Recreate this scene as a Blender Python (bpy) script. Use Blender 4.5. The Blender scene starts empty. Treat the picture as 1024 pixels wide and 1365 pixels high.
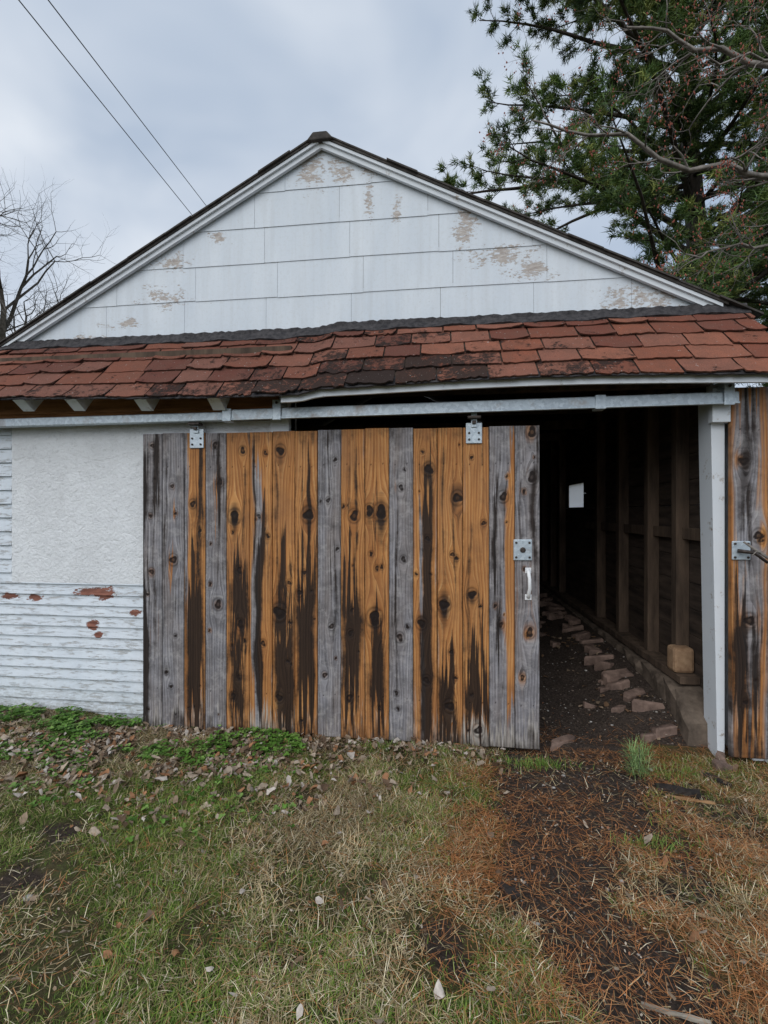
import bpy, math, random
import numpy as np
from mathutils import Vector
random.seed(7); rng=np.random.default_rng(7)
S=bpy.context.scene
S.view_settings.view_transform='Standard'; S.view_settings.look='None'; S.view_settings.exposure=0; S.view_settings.gamma=1

# ------------------------------------------------------------ helpers
def link(o,parent=None):
    S.collection.objects.link(o)
    if parent: o.parent=parent
    return o
def empty(name):
    return link(bpy.data.objects.new(name,None))
def pydata(name,v,f,mat,parent=None,bevel=0,smooth=False):
    me=bpy.data.meshes.new(name); me.from_pydata([tuple(a) for a in v],[],f); me.update()
    if mat: me.materials.append(mat)
    if smooth: me.polygons.foreach_set('use_smooth',[True]*len(me.polygons))
    o=link(bpy.data.objects.new(name,me),parent)
    if bevel:
        b=o.modifiers.new('b','BEVEL'); b.width=bevel; b.segments=2; b.limit_method='ANGLE'
    return o
BF=[(0,3,2,1),(4,5,6,7),(0,1,5,4),(1,2,6,5),(2,3,7,6),(3,0,4,7)]
def boxv(x0,x1,y0,y1,z0,z1):
    return [(x0,y0,z0),(x1,y0,z0),(x1,y1,z0),(x0,y1,z0),(x0,y0,z1),(x1,y0,z1),(x1,y1,z1),(x0,y1,z1)]
def box(name,x0,x1,y0,y1,z0,z1,mat,parent=None,bevel=0.003):
    return pydata(name,boxv(x0,x1,y0,y1,z0,z1),BF,mat,parent,bevel)
def hexa(name,v,mat,parent=None,bevel=0.003):
    return pydata(name,v,BF,mat,parent,bevel)
def multi(name,boxes,mat,parent=None,bevel=0):
    V=[];F=[]
    for b in boxes:
        n=len(V); V+=b if len(b)==8 else boxv(*b); F+=[tuple(i+n for i in f) for f in BF]
    return pydata(name,V,F,mat,parent,bevel)
def fastmesh(name,V,T,mat,parent=None,col=None,k=3,attrs=None,smooth=False):
    me=bpy.data.meshes.new(name)
    V=np.asarray(V,dtype=np.float32).reshape(-1,3); T=np.asarray(T,dtype=np.int32).reshape(-1,k)
    me.vertices.add(len(V)); me.vertices.foreach_set('co',V.ravel())
    me.loops.add(T.size); me.loops.foreach_set('vertex_index',T.ravel())
    me.polygons.add(len(T)); me.polygons.foreach_set('loop_start',np.arange(0,T.size,k,dtype=np.int32))
    me.polygons.foreach_set('loop_total',np.full(len(T),k,dtype=np.int32))
    if smooth: me.polygons.foreach_set('use_smooth',np.ones(len(T),dtype=bool))
    me.update(calc_edges=True)
    if col is not None:
        a=me.attributes.new('col','FLOAT_COLOR','POINT'); c=np.ones((len(V),4),dtype=np.float32); c[:,:col.shape[1]]=col
        a.data.foreach_set('color',c.ravel())
    if attrs:
        for n_,(ty,ar) in attrs.items():
            a=me.attributes.new(n_,ty,'POINT'); a.data.foreach_set('color' if ty=='FLOAT_COLOR' else 'vector',np.asarray(ar,dtype=np.float32).ravel())
    me.materials.append(mat)
    return link(bpy.data.objects.new(name,me),parent)
def sm(x): 
    x=np.clip(x,0,1); return x*x*(3-2*x)
def vn(x,y,scale=1,seed=0):
    x=np.asarray(x,dtype=float)*scale+seed*17.3+1000; y=np.asarray(y,dtype=float)*scale+seed*9.1+1000
    xi=np.floor(x).astype(np.int64); yi=np.floor(y).astype(np.int64); fx=sm(x-xi); fy=sm(y-yi)
    def h(a,b):
        n=(a*374761393+b*668265263+seed*1442695)&0x7fffffff
        n=((n^(n>>13))*1274126177)&0x7fffffff
        return ((n^(n>>16))&0xffff)/65535.
    return (h(xi,yi)*(1-fx)+h(xi+1,yi)*fx)*(1-fy)+(h(xi,yi+1)*(1-fx)+h(xi+1,yi+1)*fx)*fy
def fbm(x,y,scale,seed=0,o=3):
    s=0;a=.5;t=0
    for i in range(o): s=s+a*vn(x,y,scale*2**i,seed+i); t+=a; a*=.5
    return s/t

class M:
    def __init__(s,name,rough=.8,spec=.3):
        s.m=bpy.data.materials.new(name); s.m.use_nodes=True; s.nt=s.m.node_tree
        s.b=s.nt.nodes['Principled BSDF']; s.b.inputs['Roughness'].default_value=rough
        s.b.inputs['Specular IOR Level'].default_value=spec
    def n(s,t,inp=None,**p):
        nd=s.nt.nodes.new(t)
        for k,v in p.items(): setattr(nd,k,v)
        for k,v in (inp or {}).items(): s.set(nd.inputs[k],v)
        return nd
    def set(s,sock,v):
        if isinstance(v,bpy.types.NodeSocket): s.nt.links.new(v,sock)
        else:
            if isinstance(v,tuple) and len(v)==3 and sock.type=='RGBA': v=v+(1,)
            sock.default_value=v
    def mix(s,f,a,b,blend='MIX'):
        nd=s.n('ShaderNodeMix',data_type='RGBA',blend_type=blend); s.set(nd.inputs[0],f); s.set(nd.inputs[6],a); s.set(nd.inputs[7],b); return nd.outputs[2]
    def ma(s,op,a,b=0.,clamp=False):
        nd=s.n('ShaderNodeMath',operation=op,use_clamp=clamp); s.set(nd.inputs[0],a); s.set(nd.inputs[1],b); return nd.outputs[0]
    def co(s): return s.n('ShaderNodeTexCoord').outputs['Object']
    def vm(s,v,k,op='MULTIPLY'):
        nd=s.n('ShaderNodeVectorMath',operation=op); s.set(nd.inputs[0],v); s.set(nd.inputs[1],k); return nd.outputs[0]
    def noise(s,v,scale,detail=4,rough=.6,dist=0):
        return s.n('ShaderNodeTexNoise',{'Vector':v,'Scale':scale,'Detail':detail,'Roughness':rough,'Distortion':dist}).outputs[0]
    def ramp(s,f,st):
        nd=s.n('ShaderNodeValToRGB'); e=nd.color_ramp.elements
        while len(e)<len(st): e.new(.5)
        for i,(p,c) in enumerate(st):
            e[i].position=p; e[i].color=(c,c,c,1) if not isinstance(c,tuple) else c+(1,)
        s.set(nd.inputs[0],f); return nd.outputs[0]
    def attr(s,n_): return s.n('ShaderNodeAttribute',attribute_name=n_)
    def base(s,c): s.set(s.b.inputs['Base Color'],c)
    def bump(s,h,st=.5,d=.01):
        nd=s.n('ShaderNodeBump',{'Height':h,'Strength':st,'Distance':d}); s.set(s.b.inputs['Normal'],nd.outputs[0])
    def sharp(s,v,k,c=.5):  # contrast
        return s.ma('ADD',s.ma('MULTIPLY',s.ma('SUBTRACT',v,c),k),.5,True)
    def blobs(s,co,L):
        out=None
        for (x,z,rx,rz) in L:
            d=s.vm(s.vm(co,(x,0,z),'SUBTRACT'),(1/rx,0,1/rz))
            l=s.n('ShaderNodeVectorMath',operation='LENGTH'); s.set(l.inputs[0],d)
            v=s.ma('SUBTRACT',1.,l.outputs['Value'],True)
            out=v if out is None else s.ma('MAXIMUM',out,v)
        return out

# ------------------------------------------------------------ materials
def mat_simple(name,c1,c2,scale=8,rough=.8,bump=.3,metal=0,stretch=(1,1,1),spec=.3):
    m=M(name,rough,spec); c=m.vm(m.co(),stretch); n=m.noise(c,scale,5,.65); m.base(m.ramp(n,[(.3,c1),(.7,c2)]))
    if bump: m.bump(m.noise(c,scale*4,3),bump,.004)
    m.b.inputs['Metallic'].default_value=metal
    return m.m
def mat_attr(name,rough=.7,transl=0,spec=.2,nscale=0):
    m=M(name,rough,spec); a=m.attr('col').outputs[0]
    if nscale:
        a=m.mix(.6,a,m.ramp(m.noise(m.co(),nscale,3),[(.3,.35),(.7,1.)]),'MULTIPLY')
    m.base(a)
    return m.m

def mat_wood():
    m=M('weathered_door_wood',.70,.28)
    g=m.attr('gco').outputs['Vector']; a=m.attr('msk'); sep=m.n('ShaderNodeSeparateColor',{0:a.outputs[0]})
    R,G,B=sep.outputs; K=a.outputs['Alpha']
    n1=m.noise(m.vm(g,(46,1.1,7)),1,4,.55); n2=m.noise(m.vm(g,(210,9,7)),1,3,.6); n3=m.noise(m.vm(g,(10,1.5,7)),1,4,.6)
    n4=m.noise(m.vm(g,(95,.9,7)),1,3,.7); n5=m.noise(m.vm(g,(9,8,7)),1.,6,.72); n7=m.noise(m.vm(g,(5,2.4,7)),1.,5,.65)
    w=m.n('ShaderNodeTexWave',{'Vector':m.vm(g,(18,.3,9)),'Scale':1.,'Distortion':3.,'Detail':2.,'Detail Scale':.6},bands_direction='X',wave_profile='SAW').outputs[1]
    gr=m.ma('ADD',m.ma('MULTIPLY',n1,.47),m.ma('ADD',m.ma('MULTIPLY',n2,.30),m.ma('MULTIPLY',w,.23)))
    org=m.ramp(gr,[(.24,(.22,.080,.025)),(.42,(.41,.168,.050)),(.56,(.575,.272,.090)),(.74,(.73,.415,.175))])
    org=m.mix(m.ma('MULTIPLY',m.sharp(n3,2.6,.54),.7),org,m.mix(.6,org,(.17,.062,.022)))
    org=m.mix(m.ma('MULTIPLY',m.sharp(n7,4,.55),.45),org,(.25,.125,.062))
    org=m.mix(m.ma('MULTIPLY',m.sharp(n5,4,.62),.35),org,(.16,.07,.03))
    gry=m.ramp(gr,[(.24,(.085,.083,.090)),(.43,(.19,.185,.20)),(.58,(.31,.30,.32)),(.78,(.50,.48,.48))])
    gry=m.mix(m.ma('MULTIPLY',m.sharp(n3,3.5,.54),.55),gry,(.20,.155,.125))
    gry=m.mix(m.ma('MULTIPLY',m.sharp(n5,5,.54),.55),gry,(.09,.085,.088))
    gry=m.mix(m.ma('MULTIPLY',m.sharp(m.noise(m.vm(g,(14,12,3)),1.3,5,.7),6,.59),.45),gry,(.46,.44,.43))
    crack=m.sharp(n4,16,.665)
    pal=m.ramp(gr,[(.3,(.22,.19,.16)),(.6,(.52,.48,.43))])
    drk=m.ramp(gr,[(.3,(.005,.004,.004)),(.7,(.030,.018,.013))])
    r=m.sharp(m.ma('ADD',R,m.ma('MULTIPLY',m.ma('SUBTRACT',n1,.5),1.1)),2.6)
    fine=m.ma('SUBTRACT',m.ma('ADD',m.ma('MULTIPLY',n1,.40),m.ma('ADD',m.ma('MULTIPLY',n2,.2),m.ma('MULTIPLY',n5,.4))),.5)
    d=m.sharp(m.ma('ADD',G,m.ma('MULTIPLY',fine,1.9)),2.3,.42)
    p=m.sharp(m.ma('ADD',B,m.ma('MULTIPLY',m.ma('SUBTRACT',n2,.5),1.2)),2.5)
    c=m.mix(r,org,gry); c=m.mix(p,c,pal); c=m.mix(m.ma('MULTIPLY',crack,.6),c,(.03,.02,.015)); c=m.mix(m.ma('MULTIPLY',d,.96),c,drk); c=m.mix(K,c,(.010,.005,.004))
    m.base(c); m.bump(m.ma('SUBTRACT',gr,m.ma('ADD',m.ma('MULTIPLY',crack,.4),m.ma('MULTIPLY',K,.3))),.7,.004)
    return m.m
WOOD=mat_wood()

def mat_white(name,peel,kind):
    m=M(name,.6,.35); c=m.co()
    bl=m.blobs(c,peel)
    n=m.noise(m.vm(c,(1,1,1.6)),9,6,.7); nf=m.noise(m.vm(c,(1.,1,2.5)),26,5,.75)
    stain=m.noise(m.vm(c,(3,1,.7)),1.6,4,.6)
    wh=m.mix(m.sharp(stain,2.),(.61,.675,.745),(.73,.785,.84))
    wh=m.mix(m.ma('MULTIPLY',m.sharp(m.noise(c,40,4,.8),4,.62),.25),wh,(.45,.45,.42))
    nm=m.ma('SUBTRACT',m.ma('ADD',m.ma('MULTIPLY',n,.5),m.ma('MULTIPLY',nf,.5)),.5)
    if kind=='gable': mask=m.sharp(m.ma('ADD',m.ma('MULTIPLY',bl,.65),m.ma('MULTIPLY',nm,4.2)),7,.46)
    else: mask=m.sharp(m.ma('ADD',m.ma('MULTIPLY',bl,.8),m.ma('MULTIPLY',nm,2.2)),14,.3)
    mask=m.ma('MULTIPLY',mask,m.sharp(bl,10,.05))
    if kind=='gable':
        under=m.ramp(m.noise(m.vm(c,(1,1,4)),18,4,.7),[(.35,(.26,.20,.165)),(.52,(.42,.36,.31)),(.7,(.60,.57,.54))])
        small=m.sharp(m.noise(m.vm(c,(1.2,1,2.)),30,3,.6),18,.73)
        drip=m.sharp(m.noise(m.vm(c,(16,1,.9)),1.3,4,.6),3,.64)
        col=m.mix(m.ma('MULTIPLY',drip,.28),wh,(.45,.46,.46))
        col=m.mix(m.ma('MULTIPLY',mask,.85),col,under); col=m.mix(m.ma('MULTIPLY',small,.5),col,(.4,.38,.36))
        m.base(col); m.bump(m.ma('SUBTRACT',m.ma('MULTIPLY',m.noise(m.vm(c,(25,1,3)),2,4),.5),mask),.35,.004)
    elif kind=='clap':
        under=m.ramp(m.noise(m.vm(c,(1,1,6)),9,5,.7),[(.35,(.13,.045,.03)),(.65,(.30,.12,.08))])
        grey=m.sharp(m.noise(m.vm(c,(1.5,1,9)),7,6,.75),12,.58)
        col=m.mix(m.ma('MULTIPLY',grey,.65),wh,(.40,.38,.35)); col=m.mix(mask,col,under)
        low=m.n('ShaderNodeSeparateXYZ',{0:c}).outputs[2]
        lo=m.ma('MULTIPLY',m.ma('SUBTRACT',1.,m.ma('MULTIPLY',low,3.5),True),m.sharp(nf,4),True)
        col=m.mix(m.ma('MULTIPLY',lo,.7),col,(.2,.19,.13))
        m.base(col); m.bump(m.ma('SUBTRACT',nf,m.ma('ADD',mask,grey)),.6,.004)
    elif kind=='osb':
        v=m.n('ShaderNodeTexVoronoi',{'Vector':m.vm(c,(.7,1,1.)),'Scale':20.,'Randomness':1.})
        v2=m.noise(c,48,5,.75); n3=m.noise(c,14,5,.7,1.6); n6=m.noise(m.vm(c,(1,1,.4)),3,4,.6)
        vc=m.n('ShaderNodeSeparateColor',{0:v.outputs['Color']}).outputs[0]
        cc=m.mix(m.ma('MULTIPLY',m.sharp(v2,8,.60),.36),(.87,.90,.93),(.50,.51,.53))
        cc=m.mix(m.ma('MULTIPLY',vc,.12),cc,(.5,.51,.53))
        cc=m.mix(m.ma('MULTIPLY',m.sharp(n6,4,.58),.25),cc,(.6,.61,.63))
        m.base(cc)
        m.bump(m.ma('ADD',m.ma('MULTIPLY',vc,.9),m.ma('ADD',n3,v2)),1.,.010)
    return m.m
GAB=mat_white('painted_gable_siding',[(-.92,3.92,.20,.24),(-.70,3.94,.18,.20),(-.5,3.90,.16,.08),(.175,3.42,.13,.26),(.42,3.23,.36,.13),(.62,3.12,.24,.13),(-2.04,3.08,.28,.14),(-2.0,3.33,.24,.1),(-2.35,2.89,.26,.07),(1.37,2.86,.45,.17),(-.5,3.7,.05,.22),(-2.7,2.78,.25,.07),(.62,3.37,.18,.07),(-1.6,3.5,.12,.08),(-.3,3.62,.05,.2)],'gable')
CLAP=mat_white('peeling_clapboard_paint',[(-2.43,.9,.22,.045),(-2.35,.89,.1,.07),(-2.9,.85,.09,.035),(-2.45,.67,.07,.06),(-2.13,.76,.07,.04),(-3.1,.86,.1,.035),(-2.40,.60,.05,.03)],'clap')
OSB=mat_white('painted_osb',[(0,0,.01,.01)],'osb')
m=M('white_trim_paint',.6); c=m.co(); n=m.noise(m.vm(c,(1,1,1)),14,6,.75)
m.base(m.mix(m.sharp(n,9,.65),m.mix(m.noise(c,3),(.60,.65,.70),(.76,.80,.84)),(.30,.25,.2))); m.bump(n,.3,.003); TRIM=m.m
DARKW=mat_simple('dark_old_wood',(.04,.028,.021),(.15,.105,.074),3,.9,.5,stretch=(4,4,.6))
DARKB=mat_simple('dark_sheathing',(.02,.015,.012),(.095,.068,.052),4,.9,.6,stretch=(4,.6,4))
BRNW=mat_simple('brown_board',(.16,.07,.025),(.42,.2,.08),4,.8,.4,stretch=(.6,4,6))
ROOFM=mat_simple('dark_roof_shingle',(.03,.028,.027),(.09,.08,.072),20,.95,.6)
TAR=mat_simple('tar_paper',(.014,.014,.017),(.075,.07,.072),30,.85,.6)
CONC=mat_simple('old_concrete',(.045,.034,.026),(.20,.155,.12),7,.9,.9)
m=M('galvanised_steel',.42,.5); c=m.co(); v=m.n('ShaderNodeTexVoronoi',{'Vector':c,'Scale':55.})
sp=m.n('ShaderNodeSeparateColor',{0:v.outputs['Color']}).outputs[0]
m.base(m.mix(m.sharp(m.noise(c,5,5,.7),5,.66),m.mix(sp,(.42,.49,.55),(.58,.66,.72)),(.30,.24,.2))); m.b.inputs['Metallic'].default_value=.35; m.bump(m.noise(c,30),.1,.002); GALV=m.m
BOLT=mat_simple('dark_bolt',(.03,.028,.026),(.1,.08,.07),60,.5,.2,metal=.6)
WHT=mat_simple('white_enamel',(.74,.76,.78),(.82,.83,.84),30,.35,.05,spec=.5)
m=M('red_asphalt_shingle',.95,.15); c=m.co(); a=m.attr('col'); 
gn=m.noise(c,200,3,.7); lg=m.noise(c,9,5,.75)
wear=a.outputs['Alpha']
col=m.mix(m.sharp(gn,2.5),m.mix(.5,a.outputs[0],(.03,.018,.014)),a.outputs[0])
col=m.mix(m.ma('MULTIPLY',m.sharp(lg,4,.5),.45),col,(.13,.07,.052))
wm=m.sharp(m.ma('ADD',m.ma('MULTIPLY',wear,.22),m.ma('ADD',m.ma('MULTIPLY',m.noise(c,24,5,.8),.6),m.ma('MULTIPLY',m.noise(c,7,3,.6),.4))),14,.68)
col=m.mix(m.ma('MULTIPLY',wm,.9),col,(.024,.02,.018)); spk=m.sharp(m.noise(c,60,2,.5),25,.72); col=m.mix(m.ma('MULTIPLY',spk,.6),col,(.45,.43,.40))
m.base(col); m.bump(m.ma('SUBTRACT',gn,wm),.8,.005); SHING=m.m

# ground
m=M('ground_soil_and_turf',.95,.15); c=m.co(); a=m.attr('col'); sp=m.n('ShaderNodeSeparateColor',{0:a.outputs[0]})
n=m.noise(c,9,6,.75); nf=m.noise(c,60,5,.8); 
turf=m.ramp(n,[(.3,(.07,.052,.026)),(.48,(.12,.105,.05)),(.6,(.09,.12,.035)),(.75,(.20,.17,.08))])
soil=m.ramp(nf,[(.3,(.022,.017,.014)),(.52,(.062,.047,.039)),(.8,(.17,.13,.10))])
turf=m.mix(m.sharp(nf,4,.55),m.mix(.4,turf,(.02,.015,.008)),turf)
turf=m.mix(m.ma('MULTIPLY',sp.outputs[1],.6),turf,m.ramp(nf,[(.3,(.06,.025,.012)),(.7,(.22,.10,.045))]))
m.base(m.mix(m.sharp(m.ma('ADD',sp.outputs[0],m.ma('MULTIPLY',m.ma('SUBTRACT',nf,.5),1.)),2.6),turf,soil)); m.bump(m.ma('ADD',n,nf),.9,.022); GROUND=m.m
GRASS=mat_attr('grass_blades',.7); LEAF=mat_attr('dead_leaf',.75,0,nscale=60); CLOV=mat_attr('clover_leaf',.55,0,nscale=90)
NEED=mat_attr('needle_litter',.7); STONE=mat_attr('pebble',.85,nscale=60)
PINEN=mat_attr('pine_needles',.6,.0); BARK=mat_simple('pine_bark',(.02,.017,.014),(.075,.06,.05),6,.95,.8,stretch=(3,3,.8))
GBARK=mat_simple('grey_bark',(.05,.045,.04),(.17,.155,.14),14,.9,.6); MBARK=mat_simple('maple_bark',(.10,.09,.08),(.30,.27,.24),14,.9,.6); BUD=mat_simple('red_bud',(.22,.045,.03),(.40,.13,.08),40,.6,0)

# ------------------------------------------------------------ ground
def dirt(x,y):
    P=[(.95,.9,.75),(.85,.1,.52),(.70,-.45,.47),(.60,-.9,.38),(.55,-1.3,.25),(.6,-1.9,.30),(.8,-3,.2)]
    d=np.full(np.shape(x),9.)
    for (a,b,r),(a2,b2,r2) in zip(P[:-1],P[1:]):
        dx,dy=a2-a,b2-b; t=np.clip(((x-a)*dx+(y-b)*dy)/(dx*dx+dy*dy),0,1)
        d=np.minimum(d,np.hypot(x-a-t*dx,y-b-t*dy)-(r+(r2-r)*t))
    d=d+(fbm(x,y,4,3,4)-.5)*.62
    k=sm(-d/.26+.35)
    inside=(y>.12)&(x>-3.4)&(x<1.8)&(y<6.4)
    return np.where(inside,1.,np.maximum(k,sm((fbm(x,y,3.0,40,4)-.61)/.1)*.7))
def needl(x,y):
    d=np.hypot((x-.85)/.98,(y+.8)/1.1)
    return np.maximum(sm((1.2-d)/.5)*sm((fbm(x,y,4,11)-.22)/.4)*.9, .35*sm((x+.3)/.6)*sm((fbm(x,y,3,14)-.45)/.2))
def gh(x,y):
    x=np.asarray(x,dtype=float);y=np.asarray(y,dtype=float)
    near=np.exp(-(np.hypot(x,y+1)/9)**2)
    h=.075*sm((-x-1.9)/.9)*sm((y+1.6)/1.5)-.012
    h=h+((fbm(x,y,2.3,5)-.5)*.05+(fbm(x,y,9,8)-.5)*.03)*near*(1-.6*np.exp(-(y/.15)**2))
    inside=(x>-3.45)&(x<1.8)&(y<6.4)
    h=h+np.where(inside,.17*sm((y+.05)/1.7)+.12*sm((x-.95)/.5)*sm(y/.5),0)
    h=h-.03*dirt(x,y)*(y<.1)*near
    return h
xs=np.concatenate([-np.geomspace(300,4.6,26),np.arange(-4.5,3.5,.025),np.geomspace(3.6,300,26)])
ys=np.concatenate([-np.geomspace(300,4.2,22),np.arange(-4.1,1.2,.025),np.geomspace(1.25,400,34)])
X,Y=np.meshgrid(xs,ys); Z=gh(X,Y)
nx,ny=len(xs),len(ys); idx=np.arange(nx*ny).reshape(ny,nx)
Q=np.stack([idx[:-1,:-1],idx[:-1,1:],idx[1:,1:],idx[1:,:-1]],-1).reshape(-1,4)
fastmesh('ground',np.stack([X,Y,Z],-1),Q,GROUND,col=np.stack([dirt(X,Y).ravel(),needl(X,Y).ravel(),0*X.ravel()],-1),k=4,smooth=True)

def sample(n,x0,x1,y0,y1,dens):
    out=[]
    tot=0; m_=max(n,4000)
    while tot<n:
        x=rng.uniform(x0,x1,m_);y=rng.uniform(y0,y1,m_); k=rng.random(m_)<dens(x,y)
        out.append(np.stack([x[k],y[k]],-1)); tot+=k.sum()
        if len(out)>120: break
    p=np.concatenate(out)[:n]; return p[:,0],p[:,1]
def blades(name,x,y,z,L,W,az,lean,curl,col,mat,parent=None):
    n=len(x); d=np.stack([np.cos(az),np.sin(az),0*az],-1); s=np.stack([-np.sin(az),np.cos(az),0*az],-1); up=np.array([0,0,1.])
    P=np.stack([x,y,z],-1); L=L[:,None]; W=W[:,None]; l=lean[:,None]; l2=(lean+curl)[:,None]
    m_=P+(d*np.sin(l)+up*np.cos(l))*L*.5; t=m_+(d*np.sin(l2)+up*np.cos(l2))*L*.5
    V=np.stack([P-s*W/2,P+s*W/2,m_+s*W*.42,m_-s*W*.42,t],1)
    b=np.arange(n)[:,None]*5; T=np.concatenate([b+[0,1,2],b+[0,2,3],b+[3,2,4]],1)
    return fastmesh(name,V,T,mat,parent,col=np.repeat(col,5,0))
def mixc(cols,w,n,jit=.25):
    c=np.array(cols)[rng.choice(len(cols),n,p=np.array(w)/sum(w))]
    return c*(1+rng.uniform(-jit,jit,(n,1)))
inview=lambda x,y: (np.abs(x+.12*(y+2.98))<.93*(y+2.984)+.35)*1.
# live grass
N=112000
green=lambda x,y: sm((fbm(x,y,2.6,21,4)-.36)/.24)
bare=lambda x,y: sm((fbm(x,y,4.5,26,4)-.30)/.16)
x,y=sample(N,-3.8,3.0,-2.2,.02,lambda x,y:inview(x,y)*(1-dirt(x,y))*(.22+.78*green(x,y))*(1-.5*needl(x,y))*(.25+.75*bare(x,y)))
n=len(x); g=green(x,y)
c=mixc([(.12,.20,.030),(.18,.27,.045),(.27,.30,.09),(.08,.14,.026)],[4,3.4,2.4,2],n)*(.72+.6*vn(x,y,5,71))[:,None]
gr=blades('grass',x,y,gh(x,y)-.004,rng.uniform(.014,.048,n)*(.7+.5*g),rng.uniform(.0013,.0030,n),rng.uniform(0,6.28,n),rng.uniform(.15,1.25,n),rng.uniform(.1,.9,n),c,GRASS)
# dry thatch
N=70000
x,y=sample(N,-3.8,3.0,-2.2,.02,lambda x,y:inview(x,y)*(1-.93*dirt(x,y))*(.22+.78*sm((fbm(x,y,1.7,31,4)-.40)/.2))*(1-.5*needl(x,y))*(.3+.7*bare(x,y)))
n=len(x); c=mixc([(.50,.41,.24),(.32,.25,.14),(.68,.60,.43),(.17,.12,.06),(.36,.23,.11)],[4,4,1.8,3,2],n)*(.7+.6*vn(x,y,7,72))[:,None]
blades('dry_grass',x,y,gh(x,y)+rng.uniform(.0,.012,n),rng.uniform(.02,.075,n),rng.uniform(.0012,.0030,n),rng.uniform(0,6.28,n),rng.uniform(.9,1.6,n),rng.uniform(-.3,.5,n),c,NEED)
# pine needles
N=25000
x,y=sample(N,-1.6,3.0,-2.3,.3,lambda x,y:(needl(x,y)**1.3*.9+.04)*(1-.7*dirt(x,y)))
n=len(x); c=mixc([(.50,.21,.08),(.34,.14,.05),(.58,.31,.14),(.2,.08,.035)],[4,3,2,2],n)
blades('fallen_pine_needles',x,y,gh(x,y)+rng.uniform(.004,.02,n),rng.uniform(.04,.10,n),rng.uniform(.0010,.0019,n),rng.uniform(0,6.28,n),rng.uniform(1.3,1.62,n),rng.uniform(-.15,.2,n),c,NEED)
def fans(name,x,y,z,R,asp,az,tilt,curl,col,mat,k=8,lobe=0.,parent=None):
    n=len(x); th=np.arange(k)/k*2*np.pi
    r=(1+lobe*rng.uniform(-1,1,(n,k)))*R[:,None]
    a=np.cos(th)[None]*r; b=np.sin(th)[None]*r*asp[:,None]
    cz=curl[:,None]*(np.abs(b)/R[:,None])**1.5*R[:,None]+curl[:,None]*.6*(a/R[:,None])*R[:,None]*rng.uniform(-1,1,(n,1))
    cz=cz+rng.uniform(-.15,.15,(n,k))*R[:,None]*(lobe>.1)
    a=np.concatenate([np.zeros((n,1)),a],1); b=np.concatenate([np.zeros((n,1)),b],1); cz=np.concatenate([np.zeros((n,1)),cz],1)
    ex=np.stack([np.cos(az)*np.cos(tilt),np.sin(az)*np.cos(tilt),np.sin(tilt)],-1); ey=np.stack([-np.sin(az),np.cos(az),0*az],-1); ez=np.cross(ex,ey)
    P=np.stack([x,y,z],-1)
    V=P[:,None]+a[...,None]*ex[:,None]+b[...,None]*ey[:,None]+cz[...,None]*ez[:,None]
    bs=(np.arange(n)*(k+1))[:,None]
    T=np.concatenate([bs+[0,1+i,1+(i+1)%k] for i in range(k)],1)
    return fastmesh(name,V,T,mat,parent,col=np.repeat(col,k+1,0))
lit=lambda x,y: np.clip(np.exp(-((x+1.75)/.85)**2-((y+.40)/.30)**2)*.95+.4*np.exp(-((y+.09)/.09)**2)*(x<.4)+.006,0,1)*sm((fbm(x,y,6,51)-.25)/.3)*(1-.5*dirt(x,y))
x,y=sample(4300,-3.6,2.5,-2.2,-.02,lit); n=len(x)
c=mixc([(.30,.22,.15),(.42,.34,.26),(.17,.11,.07),(.36,.18,.09),(.56,.50,.44)],[4,4,3,2,1.5],n)
fans('fallen_leaves',x,y,gh(x,y)+rng.uniform(.010,.036,n),rng.uniform(.006,.027,n)*rng.uniform(.7,1.25,n),rng.uniform(.35,.8,n),rng.uniform(0,6.28,n),rng.uniform(-.7,.7,n),rng.uniform(-1.3,1.3,n),c,LEAF,9,.36)
x,y=sample(10000,-3.4,2.6,-2.2,.6,lambda x,y:inview(x,y)*(.35+.65*fbm(x,y,5,57))); n=len(x)
fans('leaf_crumbs',x,y,gh(x,y)+rng.uniform(.003,.02,n),rng.uniform(.002,.007,n),rng.uniform(.3,.9,n),rng.uniform(0,6.28,n),rng.uniform(-.7,.7,n),rng.uniform(-.8,.8,n),mixc([(.28,.2,.13),(.12,.08,.05),(.45,.38,.3),(.3,.13,.07),(.05,.035,.03)],[3,3,2,2,2],n),NEED,5,.3)
x,y=sample(300,-.7,1.5,.15,4.5,lambda x,y:.3+.7*(x>1.1)); n=len(x)
fans('fallen_leaves',x,y,gh(x,y)+rng.uniform(.006,.02,n),rng.uniform(.010,.026,n),rng.uniform(.45,.8,n),rng.uniform(0,6.28,n),rng.uniform(-.4,.4,n),rng.uniform(-.9,.9,n),mixc([(.30,.22,.15),(.2,.12,.07)],[1,1],n),LEAF,9,.3)
clo=lambda x,y: np.clip(sm((fbm(x,y,6,61)-.44)/.16)*(.9*np.exp(-((y+.13)/.12)**2)*(x<-.6)*(x>-4)+.9*np.exp(-((x+2.6)/.65)**2-((y+.42)/.28)**2)+.2*np.exp(-((x+1.9)/.9)**2-((y+.5)/.4)**2)),0,1)
x,y=sample(3800,-4,-.6,-1.1,.02,clo); n=len(x)
h=rng.uniform(.010,.055,n)*np.where(y>-.3,1.,.65); az=rng.uniform(0,6.28,n); zz=gh(x,y)+h; c0=mixc([(.07,.16,.022),(.12,.25,.04),(.20,.33,.08)],[3,4,2],n)
xx=np.concatenate([x+.010*np.cos(az+q) for q in (0,2.09,4.19)]); yy=np.concatenate([y+.010*np.sin(az+q) for q in (0,2.09,4.19)]); aa=np.concatenate([az,az+2.09,az+4.19])
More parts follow.
